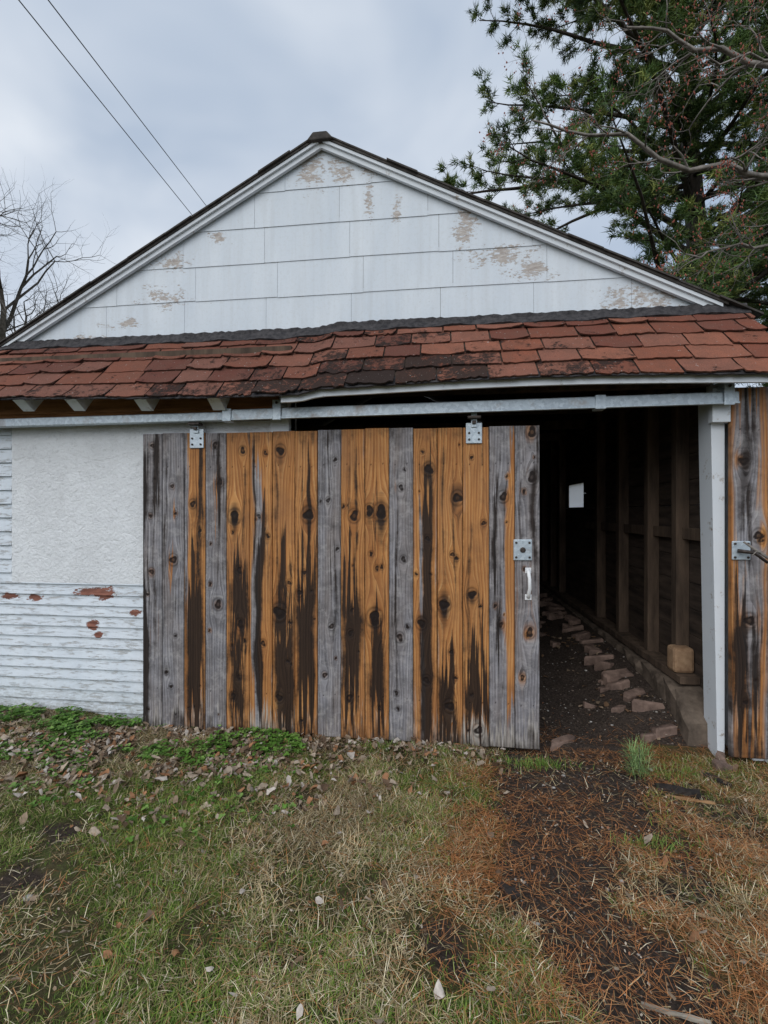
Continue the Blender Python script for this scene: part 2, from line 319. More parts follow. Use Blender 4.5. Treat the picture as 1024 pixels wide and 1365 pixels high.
cl=fans('clover_plants',xx,yy,np.tile(zz,3),rng.uniform(.005,.013,3*n),rng.uniform(.7,1.,3*n),aa,rng.uniform(-.4,.6,3*n),rng.uniform(-.1,.5,3*n),np.tile(c0,(3,1)),CLOV,7,.12)
blades('clover_stems',x,y,gh(x,y)-.003,h,np.full(n,.002),az,rng.uniform(0,.3,n),rng.uniform(-.2,.2,n),c0*.8,GRASS,cl)
def pebbles(name,x,y,z,r,col,flat=.6):
    ph=[(1,0,0),(-1,0,0),(0,1,0),(0,-1,0),(0,0,1),(0,0,-1)]
    base=np.array(ph+[(a*.6,b*.6,c_*.6) for a in(-1,1) for b in(-1,1) for c_ in(-1,1)],dtype=float)
    F=[]
    for i,(a,b,c_) in enumerate([(a,b,c_) for a in(-1,1) for b in(-1,1) for c_ in(-1,1)]):
        X_=0 if a>0 else 1; Y_=2 if b>0 else 3; Z_=4 if c_>0 else 5; k=6+i
        tri=[(X_,Y_,k),(Y_,Z_,k),(Z_,X_,k)]
        if a*b*c_<0: tri=[(q[1],q[0],q[2]) for q in tri]
        F+=tri
    n=len(x); V=base[None]*(1+rng.uniform(-.22,.22,(n,14,1)))*r[:,None,None]*np.array([1,1,flat])
    V[...,0]*=rng.uniform(.7,1.4,(n,1)); V+=np.stack([x,y,z],-1)[:,None]
    T=(np.arange(n)*14)[:,None,None]+np.array(F)[None]
    return fastmesh(name,V,T,STONE,col=np.repeat(col,14,0))
x,y=sample(2200,-.6,2.4,-2.3,1.6,lambda x,y:dirt(x,y)**2*.9+.03); n=len(x)
pebbles('pebbles',x,y,gh(x,y)+.001,rng.uniform(.0015,.0065,n)*rng.choice([1,1,1,1.6],n),mixc([(.20,.16,.13),(.34,.31,.28),(.1,.08,.07),(.5,.48,.45)],[4,2,4,.7],n))
x=np.array([.35,.28,.95,.62,1.28,-1.56,.74,.67]);y=np.array([-1.23,-1.4,-1.55,-.35,-1.25,-1.38,-.98,-1.02]); n=8
pebbles('pale_stones',x,y,gh(x,y)+.004,np.array([.012,.008,.009,.010,.012,.018,.009,.012]),np.tile([[.5,.48,.45]],(n,1)),.5)

# ------------------------------------------------------------ boards
def board(name,x0,x1,z0,z1,yf,th,spec,parent,seed,lean=0.,nv=400,runs=3):
    rr=random.Random(seed*13+1)
    w=x1-x0; H=z1-z0; nu=30
    u=np.concatenate([[0,0],np.linspace(0.0015,w-.0015,nu),[w,w]]); yo=np.concatenate([[th],[.0022],np.zeros(nu),[.0022],[th]])
    v=np.concatenate([[0],np.linspace(0,H,nv),[H]]); yv=np.concatenate([[th],np.zeros(nv),[th]])
    U,Vv=np.meshgrid(u,v); YO=np.maximum(yo[None],yv[:,None])
    f=1-Vv/H; uf=U/w
    rag=(vn(uf*14+seed*3,0*uf,1,seed)-.5)*.34+(vn(uf*40+seed*3,f*1.5,1,seed+5)-.5)*.2
    wob=(vn(f*5,0*f+seed,1,seed+2)-.5)*.22+(vn(f*14,0*f+seed,1,seed+3)-.5)*.08
    def st(L):
        o=np.zeros_like(U)
        for (uc,uw,f0,f1,s_) in L:
            wv=uw*(.65+.8*vn(f*6,0*f+uc*9,1,seed+8))
            e=s_*np.exp(-(((uf-uc-wob)/wv)**2))*sm((f+rag-f0)/.12+.5)*sm((f1-f-rag)/.12+.5); o=np.maximum(o,e)
        return o
    R=np.clip(spec.get('gray',0)+st(spec.get('gs',[]))-st(spec.get('os',[])),0,1)
    R=np.clip(R+.38*sm((.22-np.minimum(uf,1-uf))/.22)*sm((fbm(f*3,uf*0+seed,1,seed+20)-.45)/.2),0,1)
    G=st(spec.get('ds',[]))*1.18; B=np.clip(spec.get('pale',.0)*sm((f-.86+rag*.4)/.12),0,1)
    ex=[(rr.uniform(.05,.95),rr.uniform(.03,.06),rr.uniform(0,.6),0,rr.uniform(.3,.6)) for _ in range(runs)]
    G=np.maximum(G,st([(a,b,c_,c_+rr.uniform(.12,.4),e) for a,b,c_,_,e in ex]))
    G=np.maximum(G,.5*sm((f-.93+rag*.3)/.07)*spec.get('wet',1))
    G=np.maximum(G,.30*sm((.05-f-rag*.1)/.04))
    G=np.maximum(G,.42*sm((.018-np.minimum(uf,1-uf)*.16)/.02)*.8)
    psi=U.copy(); K=np.zeros_like(U)
    ks=[(k_[0],k_[1],k_[2]*1.25)+tuple(k_[3:]) for k_ in spec.get('k',[])]+[(rr.uniform(.12,.88),rr.uniform(.04,.96),rr.uniform(.0045,.0135),rr.uniform(.15,.6)) for _ in range(4)]
    ks+=[(uu,ff+rr.uniform(-.003,.003),.0031,.2) for ff in (.115,.865) for uu in (.25,.75)]
    for kk in ks:
        ku,kf,kr=kk[:3]; tail=kk[3] if len(kk)>3 else .35
        du=U-ku*w; dv=(f-kf)*H
        q=np.sqrt(du**2+(dv/1.2)**2)+1e-5; q2=np.sqrt(du**2+(dv/2.6)**2)+1e-5
        if kr>.0032: psi=psi-du*np.clip((kr*1.5)**2/q2**2,0,.96)
        ang=np.arctan2(dv,du); kr_=kr*(1+.2*np.sin(ang*2+seed)+.14*np.sin(ang*3+ku*9))
        K=np.maximum(K,sm((kr_*1.05-q)/(.005)+.5)*.97*(1-.3*sm((kr*.4-q)/.006+.5)*(kr>.012)))
        if kr>.0032: K=np.maximum(K,.5*np.exp(-((q-kr*1.6)/(kr*.25))**2)); 
        G=np.maximum(G,tail*np.exp(-(du/(kr*1.1))**2)*np.where(dv>0,np.exp(-dv/(kr*6)),np.exp(dv/(kr*3.))))
        if kr>.0032: R=R-0.3*np.exp(-(q/(kr*2.2))**2)
    Xw=x0+U+lean*(z0+Vv); Yw=yf+YO-K*(-.0025)*(YO<.001); Zw=z0+Vv
    nvv,nuu=U.shape; id_=np.arange(nvv*nuu).reshape(nvv,nuu)
    Q=np.stack([id_[:-1,:-1],id_[:-1,1:],id_[1:,1:],id_[1:,:-1]],-1).reshape(-1,4)
    gco=np.stack([psi+seed*.731,Vv+seed*1.37,0*U+seed*.37],-1)
    msk=np.stack([np.clip(R,0,1),np.clip(G,0,1),B,np.clip(K,0,1)],-1)
    return fastmesh(name,np.stack([Xw,Yw,Zw],-1),Q,WOOD,parent,k=4,attrs={'gco':('FLOAT_VECTOR',gco.reshape(-1,3)),'msk':('FLOAT_COLOR',msk.reshape(-1,4))},smooth=False)
door=empty('sliding_barn_door')
px=[192,218,247,275,303,334,364,394,424,455,487,519,551,583,617,652,686,719]
def PX(p,D=2.984):
    u=(p-512)/620; return D*(.993*u-.1184)/(.1184*u+.993)
SP=[
 dict(gray=.85,ds=[(.02,.2,0,1,.9),(.7,.2,.0,.3,.7),(.6,.1,.3,.8,.4)],k=[(.5,.04,.011),(.45,.47,.012)],pale=.5),
 dict(gray=.95,ds=[(.2,.08,0,.4,.5)],k=[(.5,.43,.018,.2),(.45,.18,.010),(.4,.86,.009)],pale=.4,os=[(.5,.25,.40,.46,.9)]),
 dict(gray=.12,gs=[(.1,.12,.0,.55,.9)],ds=[(.5,.4,.44,.98,1.),(.75,.25,.12,.5,.55)],k=[(.4,.24,.014)],pale=.5),
 dict(gray=.92,os=[(.5,.25,.13,.2,.8)],ds=[(.6,.1,0,.35,.7),(.5,.3,0,.06,.8)],k=[(.45,.04,.014),(.7,.165,.014),(.6,.575,.018)],pale=.4),
 dict(gray=.05,ds=[(.6,.4,.46,.74,.78),(.5,.45,.78,1,.85),(.8,.1,.1,.4,.45)],k=[(.35,.28,.023,.9),(.7,.06,.014),(.55,.46,.014),(.6,.64,.017),(.3,.88,.014)],pale=.3),
 dict(gray=.14,gs=[(.35,.18,.05,.95,.9)],ds=[(.5,.17,.3,.9,1.),(.2,.07,.0,.5,.6)],k=[(.6,.7,.012),(.7,.07,.010)],pale=.6),
 dict(gray=.03,ds=[(.4,.32,.38,.60,.8),(.6,.42,.62,1,.95),(.15,.08,.05,.5,.45)],k=[(.35,.065,.019,.6),(.3,.60,.028,.9),(.75,.5,.010),(.3,.88,.016)],pale=.5),
 dict(gray=.03,ds=[(.5,.42,.40,.93,1.),(.65,.1,.12,.4,.75)],k=[(.6,.275,.024,.8),(.2,.53,.013)],pale=.3),
 dict(gray=1.,ds=[(.4,.18,.0,.12,.5),(.7,.09,.4,.8,.5)],k=[(.45,.23,.010,.3),(.6,.64,.012),(.3,.8,.012)],pale=.35,wet=.5),
 dict(gray=.03,ds=[(.4,.36,.50,.94,.85),(.65,.08,.1,.5,.5)],k=[(.55,.28,.020,.5),(.4,.66,.012),(.35,.87,.016),(.1,.25,.008)],pale=.3),
 dict(gray=.03,ds=[(.5,.38,.60,.94,.92),(.45,.2,.22,.34,.55)],k=[(.2,.265,.020,.6),(.68,.27,.026,.95),(.4,.61,.027,.95),(.5,.45,.010),(.6,.9,.010)],pale=.3),
 dict(gray=.97,os=[(.15,.1,0,.25,.3)],ds=[(.3,.07,.2,.7,.5)],k=[(.5,.19,.012,.3),(.6,.42,.012,.3),(.45,.67,.015,.3)],pale=.35,wet=.5),
 dict(gray=.10,gs=[(.35,.12,.12,1,.7)],ds=[(.62,.2,.1,.62,1.),(.5,.28,.5,.98,1.)],k=[(.65,.13,.020,.9),(.35,.62,.018,.9),(.6,.35,.011),(.55,.8,.015)],pale=.4),
 dict(gray=.03,ds=[(.45,.45,.71,.98,1.),(.2,.06,.0,.4,.4)],k=[(.8,.222,.021,.4),(.26,.56,.022,.85),(.5,.88,.020,.25),(.6,.4,.010)],pale=.5),
 dict(gray=.03,ds=[(.5,.45,.70,.92,1.),(.2,.09,.3,.7,.45)],k=[(.35,.525,.018,.7),(.6,.95,.018,.25),(.8,.3,.010)],pale=.8),
 dict(gray=.9,os=[(.92,.2,0,.85,1.),(.8,.12,.0,.2,.5)],ds=[(.25,.1,.1,.4,.7),(.4,.12,.5,.75,.6)],k=[(.55,.22,.017,.4),(.45,.62,.011)],pale=.6),
 dict(gray=.8,gs=[],ds=[(.85,.16,.08,.55,.5),(.3,.1,.15,.5,.4)],k=[(.7,.16,.020,.4),(.6,.64,.017,.4),(.7,.02,.02,.3),(.3,.78,.011)],pale=.5),
]
for i in range(17):
    a,b=PX(px[i]),PX(px[i+1]); j=random.uniform(-.005,.005)
    board('board_%d'%(i+1),a+.0015,b-.0015,.0+j,2.005+j,-.012+random.uniform(-.0025,.0025),.024,SP[i],door,i+1)
box('rear_brace_top',-2.0,.6,.0155,.037,1.7,1.85,DARKW,door); box('rear_brace_bottom',-2.0,.6,.0155,.037,.2,.35,DARKW,door)
def bolts(name,pts,r,mat,parent,y):
    V=[];F=[]
    for (x,z) in pts:
        n=len(V); k=8
        for yy,rr in ((y,r),(y-.005,r),(y-.007,r*.6)):
            for q in range(k): V.append((x+rr*math.cos(q*6.283/k),yy,z+rr*math.sin(q*6.283/k)))
        for l in range(2):
            for q in range(k): F.append((n+l*k+q,n+l*k+(q+1)%k,n+(l+1)*k+(q+1)%k,n+(l+1)*k+q))
        F.append(tuple(n+2*k+q for q in range(k)))
    return pydata(name,V,F,mat,parent)
for i,p in enumerate((262,632)):
    x=PX(p,2.96); w=.05
    box('hanger_plate_%d'%i,x-w,x+w,-.024,-.0165,1.90,2.03,GALV,door,.004)
    bolts('hanger_bolts_%d'%i,[(x-.03,1.925),(x+.03,1.925),(x-.03,1.965),(x+.03,1.965)],.007,BOLT,door,-.024)
    box('hanger_strap_%d'%i,x-.018,x+.018,-.033,-.0245,2.0,2.10,GALV,door,.003)
    box('hanger_nut_%d'%i,x-.012,x+.012,-.047,-.0335,2.02,2.04,BOLT,door,.002)
    box('hanger_clamp_%d'%i,x-.04,x+.04,-.070,-.012,2.05,2.066,BOLT,door,.003)
x=PX(697,2.96); box('latch_plate',x-.056,x+.056,-.026,-.0165,1.17,1.30,GALV,door,.006)
bolts('latch_bolts',[(x-.04,1.19),(x+.04,1.19),(x-.04,1.28),(x+.04,1.28)],.007,BOLT,door,-.026)
bolts('latch_hole',[(x,1.235)],.018,BOLT,door,-.0245)
def tubes(polys,sides=5):
    V=[];F=[]
    for pts,rad in polys:
        pts=[Vector(p) for p in pts]; n=len(V); k=sides
        for i,p in enumerate(pts):
            t=(pts[min(i+1,len(pts)-1)]-pts[max(i-1,0)]); 
            if t.length<1e-9: t=Vector((0,0,1))
            t.normalize(); a=t.orthogonal().normalized() if i==0 else (a-t*a.dot(t)).normalized(); b=t.cross(a)
            for q in range(k):
                an=q*6.283185/k; V.append(p+(a*math.cos(an)+b*math.sin(an))*rad[i])
        for i in range(len(pts)-1):
            for q in range(k):
                F.append((n+i*k+q,n+i*k+(q+1)%k,n+(i+1)*k+(q+1)%k,n+(i+1)*k+q))
        F.append(tuple(n+q for q in range(k))[::-1]); F.append(tuple(n+(len(pts)-1)*k+q for q in range(k)))
    return V,F
x=PX(705,2.95)
V,F=tubes([([(x,-.016,1.105),(x,-.03,1.095),(x+.002,-.05,1.06),(x+.003,-.052,1.0),(x,-.03,.955),(x,-.016,.945)],[.014,.012,.011,.011,.012,.014])],8)
pydata('pull_handle',V,F,WHT,door,smooth=True)
box('handle_foot_top',x-.018,x+.018,-.020,-.0155,1.09,1.125,WHT,door,.002); box('handle_foot_bottom',x-.02,x+.02,-.020,-.0155,.925,.96,WHT,door,.002)

# ------------------------------------------------------------ garage
G=empty('garage')
box('front_wall_core',-3.55,-1.0,.075,.16,-.1,2.6,DARKW,G,0)
bs=[];z=-.02
while z<.965:
    bs.append([(-3.6,.045,z),(-1.13,.045,z),(-1.13,.075,z),(-3.6,.075,z),(-3.6,.062,z+.074),(-1.13,.062,z+.074),(-1.13,.075,z+.074),(-3.6,.075,z+.074)]); z+=.075
while z<2.15:
    bs.append([(-3.6,.045,z),(-3.085,.045,z),(-3.085,.075,z),(-3.6,.075,z),(-3.6,.062,z+.099),(-3.085,.062,z+.099),(-3.085,.075,z+.099),(-3.6,.075,z+.099)]); z+=.1
multi('clapboards',bs,CLAP,G,.0015)
box('osb_panel',-3.082,-1.13,.047,.073,.960,2.09,OSB,G,.002)
box('panel_head_board',-3.6,-1.13,.035,.073,2.095,2.20,BRNW,G,.002)
box('left_jamb',-1.128,-1.0,.03,.2,-.05,2.32,TRIM,G,.004)
hexa('right_jamb',[(1.655,.02,-.03),(1.695,.02,-.03),(1.72,.16,-.03),(1.655,.16,-.03),(1.615,.02,2.2),(1.695,.02,2.2),(1.72,.16,2.2),(1.615,.16,2.2)],TRIM,G)
board('brown_jamb_board',1.702,1.90,.03,2.2,-.03,.03,dict(gray=.3,gs=[(.45,.28,.05,.55,.9),(.6,.25,.5,.9,.6)],ds=[(.45,.22,.08,.45,.55),(.3,.35,.62,1,.75),(.7,.2,.7,1,.6)],k=[(.35,.2,.018,.5),(.75,.4,.018,.4),(.5,.63,.02,.5),(.4,.85,.01)],pale=0),G,33,runs=2)
box('corner_strip',1.904,1.985,-.036,.06,.0,2.2,TRIM,G,.004)
box('corner_board_side',1.84,1.90,.004,.1,.0,2.2,TRIM,G,.002)
box('strike_plate',1.70,1.80,-.043,-.0335,1.19,1.30,GALV,G,.005)
bolts('strike_bolts',[(1.715,1.205),(1.785,1.205),(1.715,1.285),(1.785,1.285)],.007,BOLT,G,-.043)
V,F=tubes([([(1.72,-.06,1.245),(1.80,-.075,1.235),(1.86,-.09,1.18)],[.011,.010,.008])],8); pydata('hasp_pin',V,F,BOLT,G,smooth=True)
gpk=(-.835,4.105); SL,SR=.545,.497
def roofz(x): return gpk[1]-(SL*(gpk[0]-x) if x<gpk[0] else SR*(x-gpk[0]))
box('header_beam',-1.0,1.72,.28,.36,2.32,2.6,DARKW,G,0)
pr=[(-3.45,2.3),(1.76,2.3),(1.76,roofz(1.76)-.06),(gpk[0],gpk[1]-.06),(-3.45,roofz(-3.45)-.06)]
V=[(a,.29,b) for a,b in pr]+[(a,.36,b) for a,b in pr]
n=5;F=[tuple(range(n)),tuple(range(2*n-1,n-1,-1))]+[(i,i+n,(i+1)%n+n,(i+1)%n) for i in range(n)]
pydata('gable_core',V,F,DARKW,G)
def clip(poly,a,b,c):
    out=[]
    for i in range(len(poly)):
        p,q=poly[i],poly[(i+1)%len(poly)]; dp=a*p[0]+b*p[1]-c; dq=a*q[0]+b*q[1]-c
        if dp<=0: out.append(p)
        if dp*dq<0:
            t=dp/(dp-dq); out.append((p[0]+t*(q[0]-p[0]),p[1]+t*(q[1]-p[1])))
    return out
rows=[(2.55,3.03,PX(468,3.25)),(3.03,3.285,PX(484,3.25)),(3.285,3.545,PX(466,3.25)),(3.545,3.80,PX(452,3.25)),(3.80,4.2,-.48)]
V=[];F=[]
for r,(za,zb,xj) in enumerate(rows):
    W=.63
    for k in range(-6,7):
        xa=xj+k*W+.001; xb=xa+W-.002; jz=random.uniform(-.004,.004)
        poly=[(xa,za+jz),(xb,za+jz+random.uniform(-.003,.003)),(xb,zb+.03),(xa,zb+.03)]
        top=gpk[1]-.02
        poly=clip(poly,SR,1,top+SR*gpk[0]); poly=clip(poly,-SL,1,top-SL*gpk[0]) if len(poly)>2 else poly
        poly=clip(poly,1,0,1.755) if len(poly)>2 else poly; poly=clip(poly,-1,0,3.44) if len(poly)>2 else poly
        if len(poly)<3: continue
        n=len(V); m_=len(poly)
        def yy(z): return .273+.005*(z-za)/(zb-za)
        V+=[(p[0],yy(p[1]),p[1]) for p in poly]+[(p[0],yy(p[1])+.003,p[1]) for p in poly]
        F.append(tuple(n+i for i in range(m_))); F.append(tuple(n+m_+i for i in range(m_))[::-1])
        F+=[(n+i,n+m_+i,n+m_+(i+1)%m_,n+(i+1)%m_) for i in range(m_)]
pydata('gable_siding_panels',V,F,GAB,G)
def slab(name,xa,xb,y0,y1,zt,th,mat):
    za,zb=roofz(xa)+zt,roofz(xb)+zt
    return hexa(name,[(xa,y0,za-th),(xb,y0,zb-th),(xb,y1,zb-th),(xa,y1,za-th),(xa,y0,za),(xb,y0,zb),(xb,y1,zb),(xa,y1,za)],mat,G,0)
for nm,xa,xb in (('left',-3.56,gpk[0]),('right',gpk[0],1.80)):
    slab('roof_shingles_'+nm,xa-(.03 if nm=='left' else 0),xb+(.03 if nm=='right' else 0),.215,6.5,.03,.02,ROOFM)
    slab('roof_deck_'+nm,xa,xb,.262,6.45,.008,.035,DARKB)
    slab('rake_board_'+nm,xa,xb,.238,.2615,.008,.058,TRIM)
    slab('rake_trim_'+nm,xa,xb,.222,.2375,.008,.022,TRIM)
V=[];F=[]
for side in (-1,1):
    x=gpk[0]
    while -3.55<x<1.81:
        L=random.uniform(.2,.3); xb=x+side*L; e=random.uniform(-.010,.006); a,b=min(x,xb),max(x,xb)
        za,zb=roofz(a)+.032+random.uniform(0,.006),roofz(b)+.032+random.uniform(0,.006); n=len(V)
        V+=[(a,.205+e,za-.008),(b,.205+e,zb-.008),(b,.6,zb-.008),(a,.6,za-.008),(a,.205+e,za+.004),(b,.205+e,zb+.004),(b,.6,zb+.004),(a,.6,za+.004)]
        F+=[tuple(i+n for i in f) for f in BF]; x=xb
pydata('rake_edge_shingles',V,F,ROOFM,G)
rx=gpk[0]; rz=gpk[1]
hexa('ridge_cap',[(rx-.10,.198,rz-.025),(rx+.10,.198,rz-.02),(rx+.10,6.5,rz-.02),(rx-.10,6.5,rz-.025),(rx-.05,.198,rz+.036),(rx+.05,.198,rz+.036),(rx+.05,6.5,rz+.036),(rx-.05,6.5,rz+.036)],ROOFM,G,.008)
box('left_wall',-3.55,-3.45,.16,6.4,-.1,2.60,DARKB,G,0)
box('left_wall_paint',-3.56,-3.551,.1,6.42,-.1,2.58,TRIM,G,0)
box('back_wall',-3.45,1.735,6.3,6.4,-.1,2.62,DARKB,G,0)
pr=[(-3.45,2.62),(1.735,2.62),(1.735,roofz(1.735)-.06),(gpk[0],gpk[1]-.06),(-3.45,roofz(-3.45)-.06)]
V=[(a,6.31,b) for a,b in pr]+[(a,6.39,b) for a,b in pr]; n=5
pydata('back_gable',V,[tuple(range(n)),tuple(range(2*n-1,n-1,-1))]+[(i,i+n,(i+1)%n+n,(i+1)%n) for i in range(n)],DARKB,G)
wy0,wy1,wz0,wz1=2.92,3.60,1.53,1.83
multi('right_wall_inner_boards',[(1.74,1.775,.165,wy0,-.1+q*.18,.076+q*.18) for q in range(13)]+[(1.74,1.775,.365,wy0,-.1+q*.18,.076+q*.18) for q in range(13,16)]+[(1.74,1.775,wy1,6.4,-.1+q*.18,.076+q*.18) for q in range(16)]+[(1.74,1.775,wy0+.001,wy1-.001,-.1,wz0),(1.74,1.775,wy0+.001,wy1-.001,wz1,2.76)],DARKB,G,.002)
multi('right_wall_outer',[(1.778,1.80,.105,.284,-.1,2.3),(1.778,1.80,.286,wy0,-.1,2.76),(1.778,1.80,wy1,6.4,-.1,2.76),(1.778,1.80,wy0+.001,wy1-.001,-.1,wz0-.002),(1.778,1.80,wy0+.001,wy1-.001,wz1+.002,2.76)],TRIM,G,0)
m=M('frosted_pane',.3); m.base((.8,.84,.88)); t=m.n('ShaderNodeBsdfTranslucent',{'Color':(.98,.98,1,1)}); mx=m.n('ShaderNodeMixShader',{0:.95,1:m.b.outputs[0],2:t.outputs[0]}); m.nt.links.new(mx.outputs[0],m.nt.nodes['Material Output'].inputs[0])
pydata('side_window_pane',[(1.752,wy0,wz0),(1.752,wy1,wz0),(1.752,wy1,wz1),(1.752,wy0,wz1)],[(0,1,2,3)],m.m,G)
st=[.5,.95,1.55,2.15,3.7,4.2,4.8,5.3,5.9]
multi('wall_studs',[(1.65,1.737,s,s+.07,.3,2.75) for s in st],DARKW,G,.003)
multi('wall_rails',[(1.69,1.736,.2,2.7,1.28,1.36),(1.69,1.736,.2,6.2,2.4,2.5)],DARKW,G,.003)
multi('ceiling_ties',[(-3.4,1.73,yy,yy+.05,2.45,2.55) for yy in (.9,1.8,2.7,3.6,4.5,5.4)],DARKW,G,.003)
kv=[];kf=[];ysk=np.linspace(.12,6.2,70)
prof=[(1.54,-.1),(1.555,.25),(1.575,.29),(1.739,.305),(1.739,-.1)]
for yk in ysk:
    e=.0 if yk>.35 else -.14*(1-(yk-.12)/.23)
    for (a,b) in prof: kv.append((a+random.uniform(-.016,.014)*(a<1.7),yk,b+(random.uniform(-.012,.010)+e)*(b>0)))
for i in range(len(ysk)-1):
    for j in range(4): kf.append((i*5+j,i*5+5+j,i*5+6+j,i*5+1+j))
kf.append((0,1,2,3,4)); pydata('foundation_kerb',kv,kf,CONC,G)
box('sill_plate',1.61,1.738,.36,6.2,.309,.36,DARKW,G,.004)

# awning
A=empty('awning_roof'); A.parent=G
ey,ez=-.23,2.235; ty,tz=.265,2.775
sl=math.hypot(ty-ey,tz-ez); sv=Vector((0,(ty-ey)/sl,(tz-ez)/sl)); nv_=Vector((0,-sv.z,sv.y))
def aw(x,b,h):
    sag=.016*math.sin(x*1.7+.5)*(1-b/sl)+ (.026*min(1,max(0,(x+.85)/.12))-.022)
    return Vector((x,ey,ez))+sv*b+nv_*h+Vector((0,0,sag))
ax0,ax1=-3.75,1.95
V=[];F=[];N_=80
for i in range(N_+1):
    x=ax0+(ax1-ax0)*i/N_
    V+=[aw(x,0.01,-.022),aw(x,0.01,-.001),aw(x,sl,-.001),aw(x,sl,-.022)]
for i in range(N_):
    for j in range(4): F.append((i*4+j,i*4+(j+1)%4,i*4+4+(j+1)%4,i*4+4+j))
F+= [(0,1,2,3),(N_*4+3,N_*4+2,N_*4+1,N_*4)]
pydata('deck',V,F,DARKB,A)
V=[];F=[];C=[]
expo=.150; nr=5
for r in range(nr):
    b0=-.02+r*expo; x=ax0+(.15 if r%2 else 0)+random.uniform(-.02,.02)
    if b0>sl-.12: continue
    while x<ax1-.02:
        w=.285+random.uniform(-.07,.03) ; x2=min(x+w,ax1)
        ns=12; lift=.012+random.uniform(0,.010); cur=random.uniform(-.004,.018)
        rag=random.uniform(.0015,.007)
        xc=(x+x2)/2
        wear=.8*math.exp(-((xc+.35)/.65)**2)*(1. if r<2 else .5) + (.5 if r==0 else .1)*(xc<1.2)+random.uniform(-.2,.4)
        if wear>.8: rag=.012
        base=random.choice([(.32,.112,.067),(.26,.088,.055),(.37,.143,.09),(.21,.073,.05),(.32,.132,.09)])
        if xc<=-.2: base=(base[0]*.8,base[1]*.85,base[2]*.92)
        skew=random.uniform(-.012,.012); n=len(V)
        for j in range(ns+1):
            t=j/ns; xx=x+(x2-x-.010)*t
            bb=b0+skew*(t-.5)*2+random.uniform(-rag,rag); l=lift+cur*(abs(t-.5)*2)**2
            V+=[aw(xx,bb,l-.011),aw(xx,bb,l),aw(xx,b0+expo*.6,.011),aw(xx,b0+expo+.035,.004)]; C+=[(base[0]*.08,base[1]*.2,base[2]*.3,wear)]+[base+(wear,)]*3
        for j in range(ns):
            q=n+j*4; F+=[(q,q+4,q+5,q+1),(q+1,q+5,q+6,q+2),(q+2,q+6,q+7,q+3)]
        F+=[(n,n+1,n+2),(n+ns*4+1,n+ns*4,n+ns*4+2)]
        x=x2
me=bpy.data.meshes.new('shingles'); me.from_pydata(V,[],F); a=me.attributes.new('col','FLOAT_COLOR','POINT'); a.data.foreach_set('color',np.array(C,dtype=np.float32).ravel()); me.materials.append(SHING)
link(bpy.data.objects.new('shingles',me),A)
V=[];F=[];NN=220
for i in range(NN+1):
    x=ax0+(ax1-ax0)*i/NN; j=(float(fbm(np.array(x),np.array(.3),6,77))-.5)*.05+random.uniform(-.004,.004); hh_=.006*math.sin(x*19)
    V+=[aw(x,sl-.085+j,.010),aw(x,sl-.085+j,.022+hh_),aw(x,sl-.02,.030+hh_+random.uniform(-.003,.003)),aw(x,sl+.005,.038+random.uniform(-.004,.008))]
for i in range(NN):
    q=i*4; F+=[(q,q+4,q+5,q+1),(q+1,q+5,q+6,q+2),(q+2,q+6,q+7,q+3)]
pydata('tar_flashing',V,F,TAR,A)
V=[];F=[]
for i in range(NN+1):
    x=ax0+(ax1-ax0)*i/NN; j=random.uniform(-.005,.004)
    V+=[aw(x,-.026+j,-.004),aw(x,-.026+j,.004),aw(x,.06,.003)]
for i in range(NN): q=i*3; F+=[(q,q+3,q+4,q+1),(q+1,q+4,q+5,q+2)]
pydata('drip_edge',V,F,TAR,A)
rb=[]
for xr in (-3.25,-2.79,-2.41,-1.92,-1.42):
    w=.042
    pts=((.03,-.135),(.015,-.024),(.42,-.024),(.42,-.10))
    v=[aw(xr-w,*pts[0]),aw(xr+w,*pts[0]),aw(xr+w,*pts[3]),aw(xr-w,*pts[3]),aw(xr-w,*pts[1]),aw(xr+w,*pts[1]),aw(xr+w,*pts[2]),aw(xr-w,*pts[2])]
    rb.append(v)
multi('rafter_tails',rb,TRIM,A,.003)
e_=sl-.15
v=[aw(1.86,.02,-.12),aw(1.93,.02,-.12),aw(1.93,e_,-.12),aw(1.86,e_,-.12),aw(1.86,.02,-.024),aw(1.93,.02,-.024),aw(1.93,e_,-.024),aw(1.86,e_,-.024)]
multi('end_rafter',[v],TRIM,A,.003)
V=[];F=[]
for i in range(41):
    x=-.97+(1.855+.97)*i/40; p=aw(x,.03,-.026); zt_=p.z; V+=[(x,-.215,zt_-.058),(x,-.215,zt_),(x,-.195,zt_),(x,-.195,zt_-.058)]
for i in range(40):
    for j in range(4): F.append((i*4+j,i*4+4+j,i*4+4+(j+1)%4,i*4+(j+1)%4))
F+=[(0,1,2,3),(163,162,161,160)]
pydata('soffit_fascia',V,F,TRIM,A)
box('eave_nailer',-3.7,-1.07,-.0,.034,2.17,2.27,BRNW,A,.002)
T=empty('door_track'); T.parent=G
def rail(name,xa,xb,za,zb,y,h,d):
    return hexa(name,[(xa,y-d/2,za),(xb,y-d/2,zb),(xb,y+d/2,zb),(xa,y+d/2,za),(xa,y-d/2,za+h),(xb,y-d/2,zb+h),(xb,y+d/2,zb+h),(xa,y+d/2,za+h)],GALV,T,.006)
rail('rail_main',-1.38,1.715,2.074,2.100,-.06,.066,.05)
rail('rail_lower_lip',-1.38,1.715,2.069,2.095,-.0885,.012,.004)
rail('rail_left',-3.7,-1.385,2.062,2.072,-.05,.058,.045)
